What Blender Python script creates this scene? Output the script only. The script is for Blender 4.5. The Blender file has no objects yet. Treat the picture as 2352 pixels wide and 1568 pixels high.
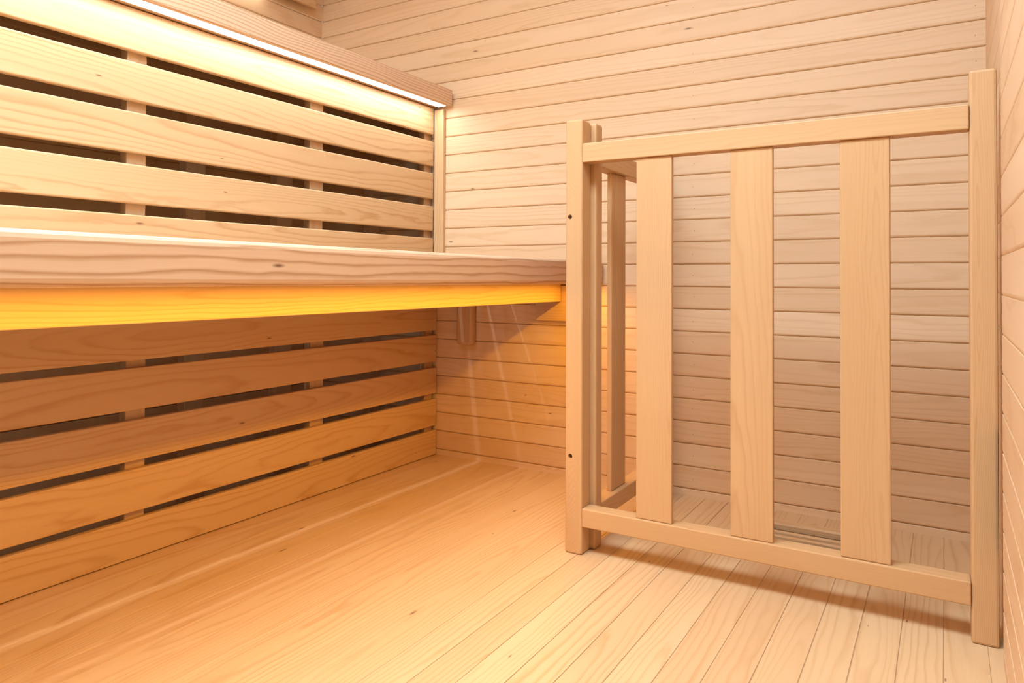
import bpy, bmesh, math, random
from mathutils import Vector, Matrix

# ------------------------------------------------------------------ camera, world, exposure
S = 0.72                       # metres per layout unit (one wall board covers 0.088 units = 63 mm)
sc = bpy.context.scene
sc.view_settings.view_transform = 'Standard'
sc.view_settings.look = 'None'
sc.view_settings.exposure = 0.0
sc.view_settings.gamma = 1.0
sc.view_settings.use_curve_mapping = False

cam_d = bpy.data.cameras.new('camera')
cam = bpy.data.objects.new('camera', cam_d)
sc.collection.objects.link(cam)
sc.camera = cam
YAW, PITCH, ROLL = -0.5733490, 0.0136359, 0.0044154
cam_d.sensor_width = 36.0
cam_d.lens = 25.980
cam_d.shift_x = 0.042503
cam_d.shift_y = -0.073431
cam_d.clip_start = 0.02
cy, sy = math.cos(YAW), math.sin(YAW)
cp, sp = math.cos(PITCH), math.sin(PITCH)
cr, sr = math.cos(ROLL), math.sin(ROLL)
fwd = Vector((sy*cp, cy*cp, sp)); rt = Vector((cy, -sy, 0)); up = rt.cross(fwd)
r2 = cr*rt + sr*up; u2 = -sr*rt + cr*up
M = Matrix((r2, u2, -fwd)).transposed().to_4x4()
M.translation = Vector((1.8228, -2.9136, 0.8557))*S
cam.matrix_world = M

w = bpy.data.worlds.new('world'); sc.world = w; w.use_nodes = True
wb = w.node_tree.nodes['Background']
wb.inputs[0].default_value = (1.0, 0.93, 0.84, 1)
wb.inputs[1].default_value = 0.45

LAMP_STRENGTH = 21.8
LED_TOP_W = 4.4
LED_LOW_W = 7.2

def area(name, loc, sx, sy, power, col, rot=(0, 0, 0), spread=180):
    l = bpy.data.lights.new(name, 'AREA'); l.shape = 'RECTANGLE'
    l.size = sx*S; l.size_y = sy*S; l.energy = power; l.color = col
    l.spread = math.radians(spread)
    o = bpy.data.objects.new(name, l); sc.collection.objects.link(o)
    o.location = Vector(loc)*S; o.rotation_euler = rot
    return o

area('bench_strip_light', (-0.186, -1.62, 1.6600), 0.008, 3.12, LED_TOP_W, (0.86, 1.0, 1.12))
area('seat_strip_light', (0.552, -1.62, 0.8316), 0.010, 3.14, LED_LOW_W, (1.0, 0.51, 0.03), (-0.0035, 0, 0))
area('backrest_strip_light', (-0.992, -1.86, 2.262), 0.010, 2.85, 3.0, (0.95, 1.0, 0.95))

# ------------------------------------------------------------------ materials
def wood(name, pale, mid, late, ring=150.0, line=0.55, rough=0.5, tint=0.35, bump=0.12, knots=0.75, even=0.0, red=(0.57, 0.34, 0.18)):
    sat = lambda c: (c[0]*1.01, c[1]*0.94, c[2]*0.82)
    pale, mid, late, red = sat(pale), sat(mid), sat(late), sat(red)
    m = bpy.data.materials.new(name); m.use_nodes = True
    nt = m.node_tree; N = nt.nodes; L = nt.links
    b = N['Principled BSDF']
    def node(t, **k):
        n = N.new(t)
        for a, v in k.items(): setattr(n, a, v)
        return n
    def math_(op, a, c=None, clamp=False):
        n = node('ShaderNodeMath', operation=op, use_clamp=clamp)
        for i, v in enumerate((a, c)):
            if v is None: continue
            if isinstance(v, (int, float)): n.inputs[i].default_value = v
            else: L.new(v, n.inputs[i])
        return n.outputs[0]
    def vmul(v, s):
        n = node('ShaderNodeVectorMath', operation='MULTIPLY'); L.new(v, n.inputs[0]); n.inputs[1].default_value = s
        return n.outputs[0]
    def noise(v, s, sc_=1.0, det=2.0, rg=0.5):
        n = node('ShaderNodeTexNoise'); L.new(vmul(v, s), n.inputs['Vector'])
        n.inputs['Scale'].default_value = sc_; n.inputs['Detail'].default_value = det; n.inputs['Roughness'].default_value = rg
        return n.outputs['Fac']
    def mixc(f, a, c):
        n = node('ShaderNodeMix', data_type='RGBA')
        if isinstance(f, (int, float)): n.inputs[0].default_value = f
        else: L.new(f, n.inputs[0])
        for i, v in ((6, a), (7, c)):
            if isinstance(v, tuple): n.inputs[i].default_value = (*v, 1)
            else: L.new(v, n.inputs[i])
        return n.outputs[2]
    at = node('ShaderNodeAttribute', attribute_name='grain'); G = at.outputs['Vector']
    sd = node('ShaderNodeAttribute', attribute_name='seed').outputs['Fac']
    sep = node('ShaderNodeSeparateXYZ'); L.new(G, sep.inputs[0])
    a_, u_, v_ = sep.outputs
    n1 = noise(G, (1.6, 9, 9), 1, 2)
    n2 = noise(G, (0.7, 2.0, 2.0), 1, 1)
    n3 = noise(G, (9, 45, 45), 1, 2)
    d1 = math_('MULTIPLY', math_('SUBTRACT', n1, 0.5), 0.055)
    d2 = math_('MULTIPLY', math_('SUBTRACT', n2, 0.5), 0.10)
    d3 = math_('MULTIPLY', math_('SUBTRACT', n3, 0.5), 0.006)
    uu = math_('ADD', u_, d1); vv = math_('ADD', v_, d2)
    r = math_('SQRT', math_('ADD', math_('MULTIPLY', uu, uu), math_('MULTIPLY', vv, vv)))
    r = math_('ADD', r, d3)
    rr = math_('MULTIPLY', r, math_('ADD', math_('MULTIPLY', sd, ring*0.9), ring*0.6))
    fr = math_('FRACT', rr)
    ramp = node('ShaderNodeValToRGB'); L.new(fr, ramp.inputs[0])
    e = ramp.color_ramp.elements
    e[0].position = 0.0; e[0].color = (0.25, 0.25, 0.25, 1)
    e[1].position = 0.12; e[1].color = (0, 0, 0, 1)
    x = e.new(0.60); x.color = (0.12, 0.12, 0.12, 1)
    x = e.new(0.88); x.color = (1, 1, 1, 1)
    x = e.new(1.0); x.color = (0.25, 0.25, 0.25, 1)
    streng = noise(G, (0.9, 14, 14), 1, 2)
    streng = math_('ADD', math_('MULTIPLY', math_('SUBTRACT', streng, 0.22, True), 2.4, True), even, True)
    rl = math_('MULTIPLY', math_('MULTIPLY', ramp.outputs[0], streng), line)
    broad = noise(G, (0.8, 10, 10), 1, 3)
    broad = math_('MULTIPLY', math_('SUBTRACT', broad, 0.3, True), 2.2, True)
    base = mixc(broad, pale, mid)
    # each board its own tone
    tn = math_('FRACT', math_('MULTIPLY', sd, 7.31))
    base = mixc(math_('MULTIPLY', math_('POWER', tn, 1.6), tint), base, red)
    base = mixc(rl, base, late)
    # fine fibres
    fib = noise(G, (14, 900, 900), 1, 2, 0.6)
    fib = math_('MULTIPLY', math_('SUBTRACT', fib, 0.5), 0.16)
    hs = node('ShaderNodeHueSaturation'); L.new(base, hs.inputs['Color'])
    L.new(math_('ADD', fib, 1.0), hs.inputs['Value'])
    col = hs.outputs[0]
    # small knots, rare
    vo = node('ShaderNodeTexVoronoi', feature='F1', voronoi_dimensions='2D'); L.new(vmul(G, (3.0, 12.0, 0.0)), vo.inputs['Vector']); vo.inputs['Scale'].default_value = 1.0
    cs = node('ShaderNodeSeparateColor'); L.new(vo.outputs['Color'], cs.inputs[0])
    keep = math_('GREATER_THAN', cs.outputs[0], knots)
    siz = math_('MULTIPLY', math_('ADD', math_('MULTIPLY', cs.outputs[1], 0.035), 0.012), keep)
    k = math_('SUBTRACT', 1.0, math_('DIVIDE', vo.outputs['Distance'], math_('ADD', siz, 0.0001)), True)
    col = mixc(math_('MULTIPLY', k, 1.3, True), col, (0.20, 0.09, 0.04))
    L.new(col, b.inputs['Base Color'])
    rn = math_('ADD', math_('MULTIPLY', fib, 0.8), rough)
    L.new(rn, b.inputs['Roughness'])
    b.inputs['Specular IOR Level'].default_value = 0.35
    bp = node('ShaderNodeBump'); bp.inputs['Strength'].default_value = bump; bp.inputs['Distance'].default_value = 0.002
    L.new(math_('ADD', math_('MULTIPLY', rl, -0.6), math_('MULTIPLY', fib, 1.2)), bp.inputs['Height'])
    L.new(bp.outputs[0], b.inputs['Normal'])
    return m

PALE, MID, LATE = (0.66, 0.465, 0.275), (0.61, 0.41, 0.23), (0.48, 0.265, 0.115)
M_WALL = wood('pine_wall_boards', (0.76, 0.570, 0.395), (0.71, 0.515, 0.345), (0.55, 0.33, 0.155), ring=130, line=0.42, knots=0.9, tint=0.45, bump=0.05, red=(0.63, 0.41, 0.235))
M_FLOOR = wood('pine_floor_boards', (0.68, 0.495, 0.305), (0.64, 0.45, 0.27), LATE, ring=120, line=0.65, tint=0.40, rough=0.42, bump=0.06)
M_SLAT = wood('pine_slats', PALE, MID, LATE, ring=150, line=0.75, tint=0.30, knots=0.86, bump=0.06)
M_BENCH = wood('spruce_bench', (0.70, 0.505, 0.365), (0.66, 0.46, 0.315), (0.40, 0.20, 0.085), ring=105, line=0.80, tint=0.2, bump=0.08, even=0.45, knots=0.9)
M_GUARD = wood('hemlock_guard', (0.60, 0.385, 0.205), (0.56, 0.345, 0.175), (0.44, 0.24, 0.10), ring=260, line=0.40, knots=2.0, tint=0.25, bump=0.05)
M_FRAME = wood('rough_frame_wood', (0.60, 0.42, 0.27), (0.55, 0.37, 0.23), (0.42, 0.24, 0.12), ring=130, line=0.4, tint=0.3, knots=2.0)

def plain(name, col, rough=0.5, metal=0.0, emit=None, es=0.0):
    m = bpy.data.materials.new(name); m.use_nodes = True
    b = m.node_tree.nodes['Principled BSDF']
    n = m.node_tree.nodes.new('ShaderNodeTexNoise'); n.inputs['Scale'].default_value = 60
    mx = m.node_tree.nodes.new('ShaderNodeMix'); mx.data_type = 'RGBA'
    m.node_tree.links.new(n.outputs['Fac'], mx.inputs[0])
    mx.inputs[6].default_value = (*col, 1); mx.inputs[7].default_value = (*[c*0.85 for c in col], 1)
    m.node_tree.links.new(mx.outputs[2], b.inputs['Base Color'])
    b.inputs['Roughness'].default_value = rough; b.inputs['Metallic'].default_value = metal
    if emit:
        b.inputs['Emission Color'].default_value = (*emit, 1); b.inputs['Emission Strength'].default_value = es
    return m
M_LED = plain('led_diffuser_glowing', (0.9, 0.9, 0.9), emit=(1, 0.97, 0.9), es=2.2)
M_LEDW = plain('led_diffuser_amber', (0.9, 0.8, 0.6), emit=(1, 0.62, 0.2), es=3.0)
M_LAMP = plain('ceiling_lamp_glass_glowing', (0.9, 0.9, 0.9), emit=(0.80, 1.07, 1.34), es=LAMP_STRENGTH)
M_METAL = plain('screw_steel', (0.25, 0.2, 0.16), 0.4, 0.8)
M_WHITE = plain('white_lamp_body', (0.8, 0.8, 0.8))
M_SHADE = plain('painted_shade_board', (0.10, 0.055, 0.03), 0.8)  # deep brown standing in for shade inside the wall slot and vent pit

# ------------------------------------------------------------------ mesh helpers
rng = random.Random(7)
class MB:
    """collects boards; writes the grain coordinates every board carries"""
    def __init__(s):
        s.bm = bmesh.new()
        s.g = s.bm.verts.layers.float_vector.new('grain'); s.s = s.bm.verts.layers.float.new('seed')
    def add(s, src, axis, c, pith=None, seed=None, across=None):
        """copies bmesh src (layout units) in; axis = grain direction; across = axis lying in the wide face"""
        seed = rng.random() if seed is None else seed
        ao = rng.uniform(0, 60)
        u0, v0 = pith if pith else (rng.uniform(-0.05, 0.05), rng.uniform(0.02, 0.11))
        oth = [i for i in range(3) if i != axis]
        if across is not None and oth[0] != across: oth.reverse()
        mp = {}
        for v in src.verts:
            n = s.bm.verts.new(v.co*S); mp[v] = n
            d = (v.co-c)*S
            n[s.g] = Vector((d[axis]+ao, d[oth[0]]+u0, d[oth[1]]+v0)); n[s.s] = seed
        for f in src.faces:
            try: s.bm.faces.new([mp[v] for v in f.verts])
            except ValueError: pass
        src.free()
    def box(s, lo, hi, axis, r=0.004, seg=2, **k):
        lo = Vector(lo); hi = Vector(hi); c = (lo+hi)/2; d = hi-lo
        t = bmesh.new(); bmesh.ops.create_cube(t, size=1.0)
        for v in t.verts: v.co = Vector((v.co.x*d.x, v.co.y*d.y, v.co.z*d.z))+c
        r = min(r, min(d)*0.45)
        if r > 0: bmesh.ops.bevel(t, geom=t.edges[:], offset=r, segments=seg, profile=0.5, affect='EDGES')
        if 'across' not in k:
            oth = [i for i in range(3) if i != axis]
            k['across'] = max(oth, key=lambda i: d[i])
        s.add(t, axis, c, **k)
        return s
    def prism(s, prof, axis, a0, a1, plane, c=None, **k):
        """prof: open or closed list of (p,q) in the two other axes (plane order), extruded a0..a1"""
        t = bmesh.new(); rows = []
        for a in (a0, a1):
            row = []
            for p in prof:
                v = [0, 0, 0]; v[axis] = a; v[plane[0]] = p[0]; v[plane[1]] = p[1]
                row.append(t.verts.new(v))
            rows.append(row)
        n = len(prof)
        for i in range(n-1 if k.pop('open_', False) else n):
            j = (i+1) % n
            t.faces.new((rows[0][i], rows[0][j], rows[1][j], rows[1][i]))
        if k.pop('caps', False):
            t.faces.new(rows[0]); t.faces.new(list(reversed(rows[1])))
        if c is None:
            c = sum((v.co for v in t.verts), Vector())/len(t.verts)
        s.add(t, axis, c, **k)
        return s
    def build(s, name, mat, parent=None, org=None):
        bmesh.ops.recalc_face_normals(s.bm, faces=s.bm.faces[:])
        me = bpy.data.meshes.new(name)
        o = bpy.data.objects.new(name, me)
        if org is None:
            if parent is not None: org = Vector(parent['_org'])
            else: org = Vector((0, 0, 0))
        for v in s.bm.verts: v.co -= org
        s.bm.to_mesh(me); s.bm.free()
        me.materials.append(mat)
        sc.collection.objects.link(o)
        if parent is not None: o.parent = parent
        else: o.location = org
        return o

def thing(name, label, cat, loc, group=None):
    o = bpy.data.objects.new(name, None); sc.collection.objects.link(o)
    o.location = Vector(loc)*S; o['label'] = label; o['category'] = cat
    if group: o['group'] = group
    o['_org'] = list(Vector(loc)*S)
    return o
def board(name, lo, hi, axis, mat, parent, r=0.004, **k):
    return MB().box(lo, hi, axis, r, **k).build(name, mat, parent)
def struct(o): o['kind'] = 'structure'; return o

H = 0.088; Z1 = 0.0255        # board cover, height of the first groove
XL, XR, YB, YF, ZC = -1.009, 1.9352, 0.0, -3.45, 2.86

# ------------------------------------------------------------------ room shell
def tg_profile(a, b, sharp=False):
    """tongue-and-groove board face between heights a..b: (z, outward)"""
    low = [(a, -0.0075), (a+0.0016, -0.0062), (a+0.0030, -0.0036), (a+0.0055, -0.0012), (a+0.0090, 0.0)] if a > 0.001 else [(a, 0.0)]
    return low + ([(b, 0.0), (b, -0.0075)] if sharp else [(b-0.0016, 0.0), (b-0.0005, -0.0010), (b, -0.0030), (b, -0.0075)])
def wall_rows(zt): 
    rows = [(0.0, Z1)]
    z = Z1
    while z < zt-1e-6:
        rows.append((z, min(z+H, zt))); z += H
    return rows

def wall(name, axis, a0, a1, pos, sign, zt=ZC, cut=None):
    """a wall of horizontal boards; axis = board direction (0 x / 1 y); face at pos, outward = sign"""
    m = MB(); other = 1-axis
    for a, b in wall_rows(zt):
        sd = rng.random(); pi = (rng.uniform(-0.03, 0.03), rng.uniform(0.02, 0.10))
        spans = [(a0, a1)]
        if cut and a < cut[3] and b > cut[2]:
            spans = [(a0, cut[0]), (cut[1], a1)]
        for s0, s1 in spans:
            if s1-s0 < 1e-4: continue
            m.prism([(z, pos+sign*o*(0.4 if name == 'wall_right' else 1.0)) for z, o in tg_profile(a, b, name == 'wall_right')], axis, s0, s1, (2, other), open_=True,
                    seed=sd, pith=pi, across=2, c=Vector((0, 0, (a+b)/2)))
    # backing behind the boards
    lo = [0, 0, 0]; hi = [0, 0, 0]
    lo[axis], hi[axis] = a0, a1
    p = sorted((pos-sign*(0.0031 if name == 'wall_right' else 0.0078), pos-sign*0.05)); lo[other], hi[other] = p; lo[2], hi[2] = -0.002, zt
    if cut:
        for l, h in (((a0), (cut[0])), ((cut[1]), (a1))):
            if h-l > 1e-4:
                q = lo[:]; q2 = hi[:]; q[axis], q2[axis] = l, h
                m.box(q, q2, axis, 0)
        for z0, z1 in ((-0.002, cut[2]), (cut[3], zt)):
            q = lo[:]; q2 = hi[:]; q[axis], q2[axis] = cut[0], cut[1]; q[2], q2[2] = z0, z1
            m.box(q, q2, axis, 0)
    else:
        m.box(lo, hi, axis, 0)
    return struct(m.build(name, M_WALL))

wb_ = wall('wall_back', 0, XL, XR, YB, -1)
def nail_marks(o, mat, xs):
    """small brown nail heads, one per board, sunk in the face"""
    me = o.data; b = bmesh.new(); b.from_mesh(me)
    me.materials.append(mat)
    z = Z1
    while z < ZC-H:
        for x in xs:
            cx = x+rng.uniform(-0.004, 0.004); cz = z+H*rng.uniform(0.42, 0.60)
            vs = [b.verts.new(Vector((cx+0.0012*math.cos(t)+0.0008*math.sin(t), YB-0.00015, cz+0.0022*math.sin(t)))*S) for t in [k*math.pi/4 for k in range(8)]]
            f = b.faces.new(vs); f.material_index = 1
        z += H
    b.to_mesh(me); b.free()
M_NAIL = plain('nail_mark_brown', (0.30, 0.14, 0.06))
nail_marks(wb_, M_NAIL, (0.992, 1.905))
wall('wall_front', 0, XL, 0.62, YF, 1)
wall('wall_left', 1, YF, YB, XL, 1)
YS = -0.872                    # joint in the right wall; the near panel stands a little proud
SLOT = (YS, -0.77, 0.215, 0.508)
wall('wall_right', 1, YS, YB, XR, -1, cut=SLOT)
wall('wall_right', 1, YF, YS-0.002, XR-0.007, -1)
struct(MB().box((XR+0.055, YS-0.05, 0.18), (XR+0.065, -0.70, 0.55), 1, 0).build('slot_shade_back', M_SHADE))  # dark board added behind the wall slot, its colour painted as shade

# floor: boards run along y; a hole is left for the vent grille
GX0, GX1, GY0, GY1 = 1.322, 1.640, -0.500, -0.168
m = MB(); x = 0.8655-0.0864*22
while x < XR+0.02:
    x0, x1 = x, x+0.0864
    g = rng.choice((0.0002, 0.0004, 0.0007, 0.0010)) if x > 0.7 else 0.0001
    sd = rng.random(); pi = (rng.uniform(-0.04, 0.04), rng.uniform(0.015, 0.09))
    def piece(xa, xb, ya, yb):
        if xb-xa < 0.002 or yb-ya < 0.002: return
        m.box((xa, ya, -0.0021), (xb, yb, 0), 1, 0.0012, 1, seed=sd, pith=pi, across=0)
    a, b = max(x0, XL)+g, min(x1, XR+0.03)-g
    if b > a:
        if b > GX0 and a < GX1:
            piece(a, b, YF, GY0); piece(a, b, GY1, YB+0.002)
            if a < GX0: piece(a, GX0, GY0, GY1)
            if b > GX1: piece(GX1, b, GY0, GY1)
        else:
            piece(a, b, YF, YB+0.002)
    x = x1
for q in (((XL, YF, -0.10), (GX0-0.005, YB, -0.0022)), ((GX1+0.005, YF, -0.10), (XR+0.03, YB, -0.0022)),
          ((GX0-0.005, YF, -0.10), (GX1+0.005, GY0-0.005, -0.0022)), ((GX0-0.005, GY1+0.005, -0.10), (GX1+0.005, YB, -0.0022)),
          ((GX0-0.01, GY0-0.01, -0.12), (GX1+0.01, GY1+0.01, -0.101))):
    m.box(q[0], q[1], 1, 0)
struct(m.build('floor', M_FLOOR))

# ceiling of boards running along x
m = MB(); y = YF
while y < YB:
    m.box((XL, y+0.001, ZC), (XR, y+H-0.001, ZC+0.02), 0, 0.003, 1); y += H
m.box((XL, YF, ZC+0.021), (XR, YB, ZC+0.04), 0, 0)
struct(m.build('ceiling', M_WALL))

# ------------------------------------------------------------------ guard panels
YG = -0.8068
PW = 0.055
def drilled_post(name, lo, hi, holes, parent, mat):
    """post with countersunk screw holes in its front face"""
    o = MB().box(lo, hi, 2, 0.006, 3).build(name, mat, parent)
    for hx, hz in holes:
        bmc = bmesh.new()
        bmesh.ops.create_cone(bmc, cap_ends=True, segments=28, radius1=0.0072*S, radius2=0.0072*S, depth=0.036*S,
            matrix=Matrix.Translation(Vector((hx, lo[1], hz))*S - o.parent.location) @ Matrix.Rotation(math.pi/2, 4, 'X'))
        cm = bpy.data.meshes.new('c'); bmc.to_mesh(cm); bmc.free()
        co = bpy.data.objects.new('c', cm); sc.collection.objects.link(co); co.parent = parent
        md = o.modifiers.new('b', 'BOOLEAN'); md.operation = 'DIFFERENCE'; md.object = co; md.solver = 'EXACT'
        bpy.context.view_layer.update()
        dg = bpy.context.evaluated_depsgraph_get()
        nm = bpy.data.meshes.new_from_object(o.evaluated_get(dg))
        o.modifiers.remove(md); o.data = nm
        bpy.data.objects.remove(co)
        bs = bmesh.new()
        bmesh.ops.create_cone(bs, cap_ends=True, segments=20, radius1=0.0046*S, radius2=0.0046*S, depth=0.003*S,
            matrix=Matrix.Translation(Vector((hx, lo[1]+0.0165, hz))*S - o.parent.location) @ Matrix.Rotation(math.pi/2, 4, 'X'))
        sm = bpy.data.meshes.new('screw'); bs.to_mesh(sm); bs.free(); sm.materials.append(M_METAL)
        so = bpy.data.objects.new('screw', sm); sc.collection.objects.link(so)
        so.parent = o; so['label'] = 'dark sunken screw head'
    return o

gp = thing('guard_railing', 'wooden guard railing with three wide upright slats, standing in front of the floor vent', 'railing', (1.37, YG+0.03, 0))
LX0, LX1, RX0, RX1 = 0.8235, 0.8800, 1.8705, 1.9250
drilled_post('post', (LX0, YG, 0.0), (LX1, YG+0.066, 1.345), ((0.8385, 1.0425), (0.8415, 0.2995)), gp, M_GUARD)
board('post', (RX0, YG+0.004, 0.0), (RX1, YG+0.068, 1.349), 2, M_GUARD, gp, 0.006)
board('top_rail', (LX1, YG, 1.2095), (RX0, YG+0.052, 1.2685), 0, M_GUARD, gp, 0.003)
board('bottom_rail', (LX1, YG, 0.0870), (RX0, YG+0.058, 0.1435), 0, M_GUARD, gp, 0.003)
for a, b in ((1.0500, 1.1570), (1.3210, 1.4320), (1.5945, 1.7070)):
    board('slat', (a, YG+0.008, 0.1437), (b, YG+0.026, 1.2093), 2, M_GUARD, gp, 0.003)

sp_ = thing('guard_railing', 'narrow wooden guard railing seen side-on, running back to the wall behind the corner post', 'railing', (0.87, -0.40, 0))
SX0, SX1 = 0.8430, 0.8975
board('post', (SX0, YG+0.0672, 0.0), (SX1, -0.686, 1.342), 2, M_GUARD, sp_, 0.007)
board('post', (SX0, -0.062, 0.0), (SX1, -0.004, 1.342), 2, M_GUARD, sp_, 0.006)
board('top_rail', (SX0, -0.686, 1.2080), (SX1-0.002, -0.062, 1.2680), 1, M_GUARD, sp_, 0.003)
board('bottom_rail', (SX0, -0.686, 0.0790), (SX1-0.002, -0.062, 0.1350), 1, M_GUARD, sp_, 0.003)
for y0 in (-0.5590, -0.2600):
    board('slat', (0.8600, y0, 0.1352), (0.8780, y0+0.127, 1.2078), 2, M_GUARD, sp_, 0.003)

# ------------------------------------------------------------------ lower bench
YE = -3.20
lb = thing('sauna_bench', 'lower sauna bench with thick rounded front board and amber light underneath', 'bench', (0.2, -1.6, 0))
def long_board(name, x0, x1, z0, z1, y0, y1, mat, par, r, tilt=0.0035, **k):
    """a board running along y that rises very slightly towards the room's front, as the photo shows"""
    q = MB(); q.box((x0, y0, z0), (x1, y1, z1), 1, r, 3, **k)
    for v in q.bm.verts: v.co.z += tilt*(-v.co.y)
    return q.build(name, mat, par)
FX0, FX1 = 0.5185, 0.6195
long_board('front_board', FX0, FX1, 0.8270, 0.9190, YE, -0.004, M_BENCH, lb, 0.014, pith=(0.085, 0.06), seed=0.30, across=2)
gx = [-0.232, -0.100, 0.003, 0.106, 0.209, 0.312, 0.415, 0.5140]
for i in range(7):
    long_board('seat_board', gx[i]+0.0080, gx[i+1]-0.0080, 0.886, 0.917, YE, -0.004, M_BENCH, lb, 0.003)
long_board('fascia', 0.4150, 0.4370, 0.7490, 0.8840, YE, -0.034, M_SLAT, lb, 0.003, pith=(0.0, 0.02), across=2)
long_board('wiring_cover', 0.4375, 0.5180, 0.8360, 0.8440, YE, -0.034, M_FRAME, lb, 0.001)
led = MB().box((0.541, YE+0.02, 0.8263), (0.563, -0.04, 0.8269), 1, 0.0, 1)
for v in led.bm.verts: v.co.z += 0.0035*(-v.co.y)
led.build('light_strip', M_LEDW, lb)
board('wall_ledger', (0.3110, -0.030, 0.6650), (0.5600, -0.002, 0.8180), 0, M_FRAME, lb, 0.002)
board('hanging_leg', (-0.1010, -0.042, 0.5370), (-0.012, -0.002, 0.8855), 2, M_FRAME, lb, 0.012)
for y in (-0.60, -1.20, -1.80, -2.40, -3.0):
    board('cross_rail', (-0.228, y-0.03, 0.825), (0.4140, y+0.03, 0.885), 0, M_FRAME, lb, 0.003)

# ------------------------------------------------------------------ slatted backrest above the bench
br = thing('slatted_panel', 'slatted wooden backrest of horizontal boards above the lower bench, lit from its top edge', 'backrest', (-0.25, -1.6, 0.92))
for z0, z1 in ((1.5350, 1.6660), (1.3835, 1.5030), (1.2260, 1.3505), (1.0720, 1.1910), (0.9300, 1.0380)):
    MB().box((-0.267, YE, z0), (-0.245, -0.0240, z1), 1, 0.005, 3).build('slat', M_SLAT, br)
STY = [(-0.069, -0.012), (-0.8246, -0.7525), (-1.5955, -1.5302), (-2.36, -2.295), (-3.1, -3.035)]
for a, b in STY:
    board('stile', (-0.301, a, 0.920), (-0.2675, b, 1.655), 2, M_FRAME, br, 0.002)
board('end_trim', (-0.2440, -0.0235, 0.935), (-0.1900, -0.001, 1.655), 2, M_SLAT, br, 0.004)

sk = thing('slatted_panel', 'slatted wooden screen of horizontal boards below the bench, down to the floor', 'screen', (-0.245, -1.6, 0))
for z0, z1 in ((0.5975, 0.7200), (0.4475, 0.5745), (0.2950, 0.4175), (0.1415, 0.2690), (0.0025, 0.1190)):
    MB().box((-0.258, YE, z0), (-0.236, -0.004, z1), 1, 0.003, 3).build('slat', M_SLAT, sk)
for a, b in STY:
    board('stile', (-0.292, a, 0.001), (-0.2585, b, 0.880), 2, M_FRAME, sk, 0.002)

# ------------------------------------------------------------------ upper bench
ub = thing('sauna_bench', 'upper sauna bench against the left wall with a white light strip under its edge', 'bench', (-0.6, -1.6, 0))
UX = -0.139
MB().box((UX-0.020, YE, 1.6610), (UX, -0.022, 1.7390), 1, 0.004, 3, pith=(0.10, 0.06), seed=0.75, across=2).build('front_board', M_BENCH, ub)
ux = [UX-0.022, -0.262, -0.368, -0.474, -0.580, -0.686, -0.792, -0.898, XL+0.004]
for i in range(8):
    MB().box((ux[i+1]+0.0015, YE, 1.6975), (ux[i]-(0.0015 if i else 0.0), -0.004, 1.728), 1, 0.003).build('seat_board', M_BENCH, ub)
board('light_channel', (-0.2660, YE, 1.6690), (-0.1605, -0.004, 1.6965), 1, M_FRAME, ub, 0.001)
board('light_strip', (-0.2080, YE+0.02, 1.6610), (-0.1640, -0.040, 1.6688), 1, M_LED, ub, 0.001)
for a, b in STY:
    board('cross_rail', (XL+0.004, a, 1.636), (-0.302, b, 1.6965), 0, M_FRAME, ub, 0.003)
board('inner_rail', (-0.48, YE, 1.575), (-0.445, -0.01, 1.635), 1, M_FRAME, ub, 0.003)
for a, b in ((-1.159, -1.071), (-0.71, -0.62), (-0.10, -0.02), (-2.05, -1.97)):
    board('leg', (-0.620, a, 0.001), (-0.575, b, 1.697), 2, M_FRAME, ub, 0.003)

# ------------------------------------------------------------------ backrest on the left wall (only its lower end is in the photo)
wbk = thing('slatted_panel', 'pale wooden backrest board fixed high on the left wall with glow beneath it', 'backrest', (-0.98, -1.6, 2.25))
board('backrest_board', (-0.965, YE, 2.255), (-0.945, -0.105, 2.375), 1, M_SLAT, wbk, 0.003)
board('backrest_board', (-0.965, YE, 2.400), (-0.945, -0.105, 2.520), 1, M_SLAT, wbk, 0.003)
for y in (-0.16, -0.95, -1.9, -2.9):
    board('spacer', (XL+0.002, y-0.03, 2.275), (-0.966, y+0.03, 2.50), 2, M_FRAME, wbk, 0.002)

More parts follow.
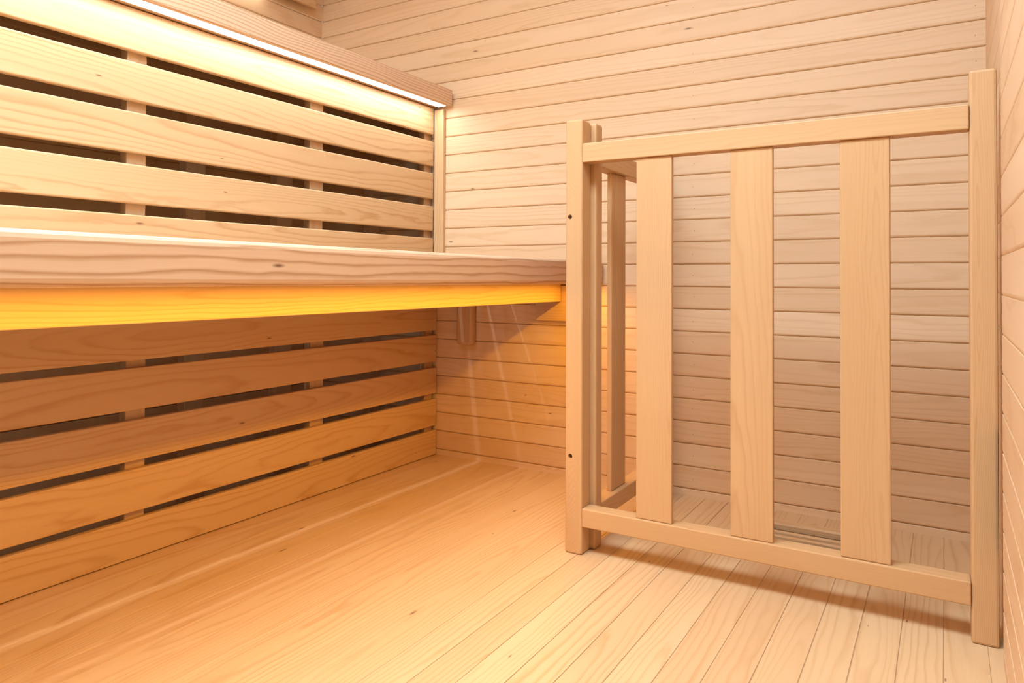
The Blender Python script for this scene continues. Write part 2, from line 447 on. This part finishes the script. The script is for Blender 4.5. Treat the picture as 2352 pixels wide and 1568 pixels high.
# ------------------------------------------------------------------ floor vent grille
vg = thing('floor_vent', 'wooden floor vent grille with narrow bars let into the floor behind the guard railing', 'vent', (1.48, -0.36, -0.02))
GT = 0.010
board('frame_bar', (GX0-0.012, GY1-0.012, -0.016), (GX1+0.012, GY1+0.030, GT), 0, M_FLOOR, vg, 0.005)
board('frame_bar', (GX0-0.012, GY0-0.030, -0.0005), (GX1+0.012, GY0+0.012, GT), 0, M_FLOOR, vg, 0.005)
board('frame_bar', (GX0-0.030, GY0-0.030, -0.0005), (GX0-0.0125, GY1+0.030, GT), 1, M_FLOOR, vg, 0.004)
board('frame_bar', (GX1+0.0125, GY0-0.030, -0.0005), (GX1+0.030, GY1+0.030, GT), 1, M_FLOOR, vg, 0.004)
y = -0.245
while y > GY0+0.03:
    board('bar', (GX0+0.001, y, -0.045), (GX1-0.001, y+0.021, 0.0), 0, M_FLOOR, vg, 0.0015); y -= 0.046
board('bar_support', (GX0+0.02, GY0+0.002, -0.085), (GX0+0.05, GY1-0.014, -0.0455), 1, M_FRAME, vg, 0.002)
board('bar_support', (GX1-0.05, GY0+0.002, -0.085), (GX1-0.02, GY1-0.014, -0.0455), 1, M_FRAME, vg, 0.002)

dm = MB()  # dark lining added in the pit so the gaps between bars look shaded
for lo, hi in (((GX0+0.001, GY1-0.0145, -0.098), (GX1-0.001, GY1-0.0125, -0.017)), ((GX0+0.001, GY0+0.0005, -0.098), (GX1-0.001, GY0+0.0018, -0.001)),
               ((GX0+0.0008, GY0+0.002, -0.098), (GX0+0.0018, GY1-0.015, -0.046)), ((GX1-0.0018, GY0+0.002, -0.098), (GX1-0.0008, GY1-0.015, -0.046)),
               ((GX0+0.002, GY0+0.002, -0.0995), (GX1-0.002, GY1-0.015, -0.0982))):
    dm.box(lo, hi, 0, 0)
dm.build('shade_lining', M_SHADE, vg)

# ------------------------------------------------------------------ ceiling lamp
cl = thing('ceiling_lamp', 'long white ceiling lamp above the walkway', 'lamp', (1.0, -2.25, ZC))
board('lamp_body', (-0.10, -2.72, ZC-0.040), (1.88, -1.88, ZC-0.001), 0, M_WHITE, cl, 0.006)
board('lamp_glass', (-0.08, -2.70, ZC-0.055), (1.86, -1.90, ZC-0.0405), 0, M_LAMP, cl, 0.004)

for o in bpy.data.objects:
    if '_org' in o: del o['_org']
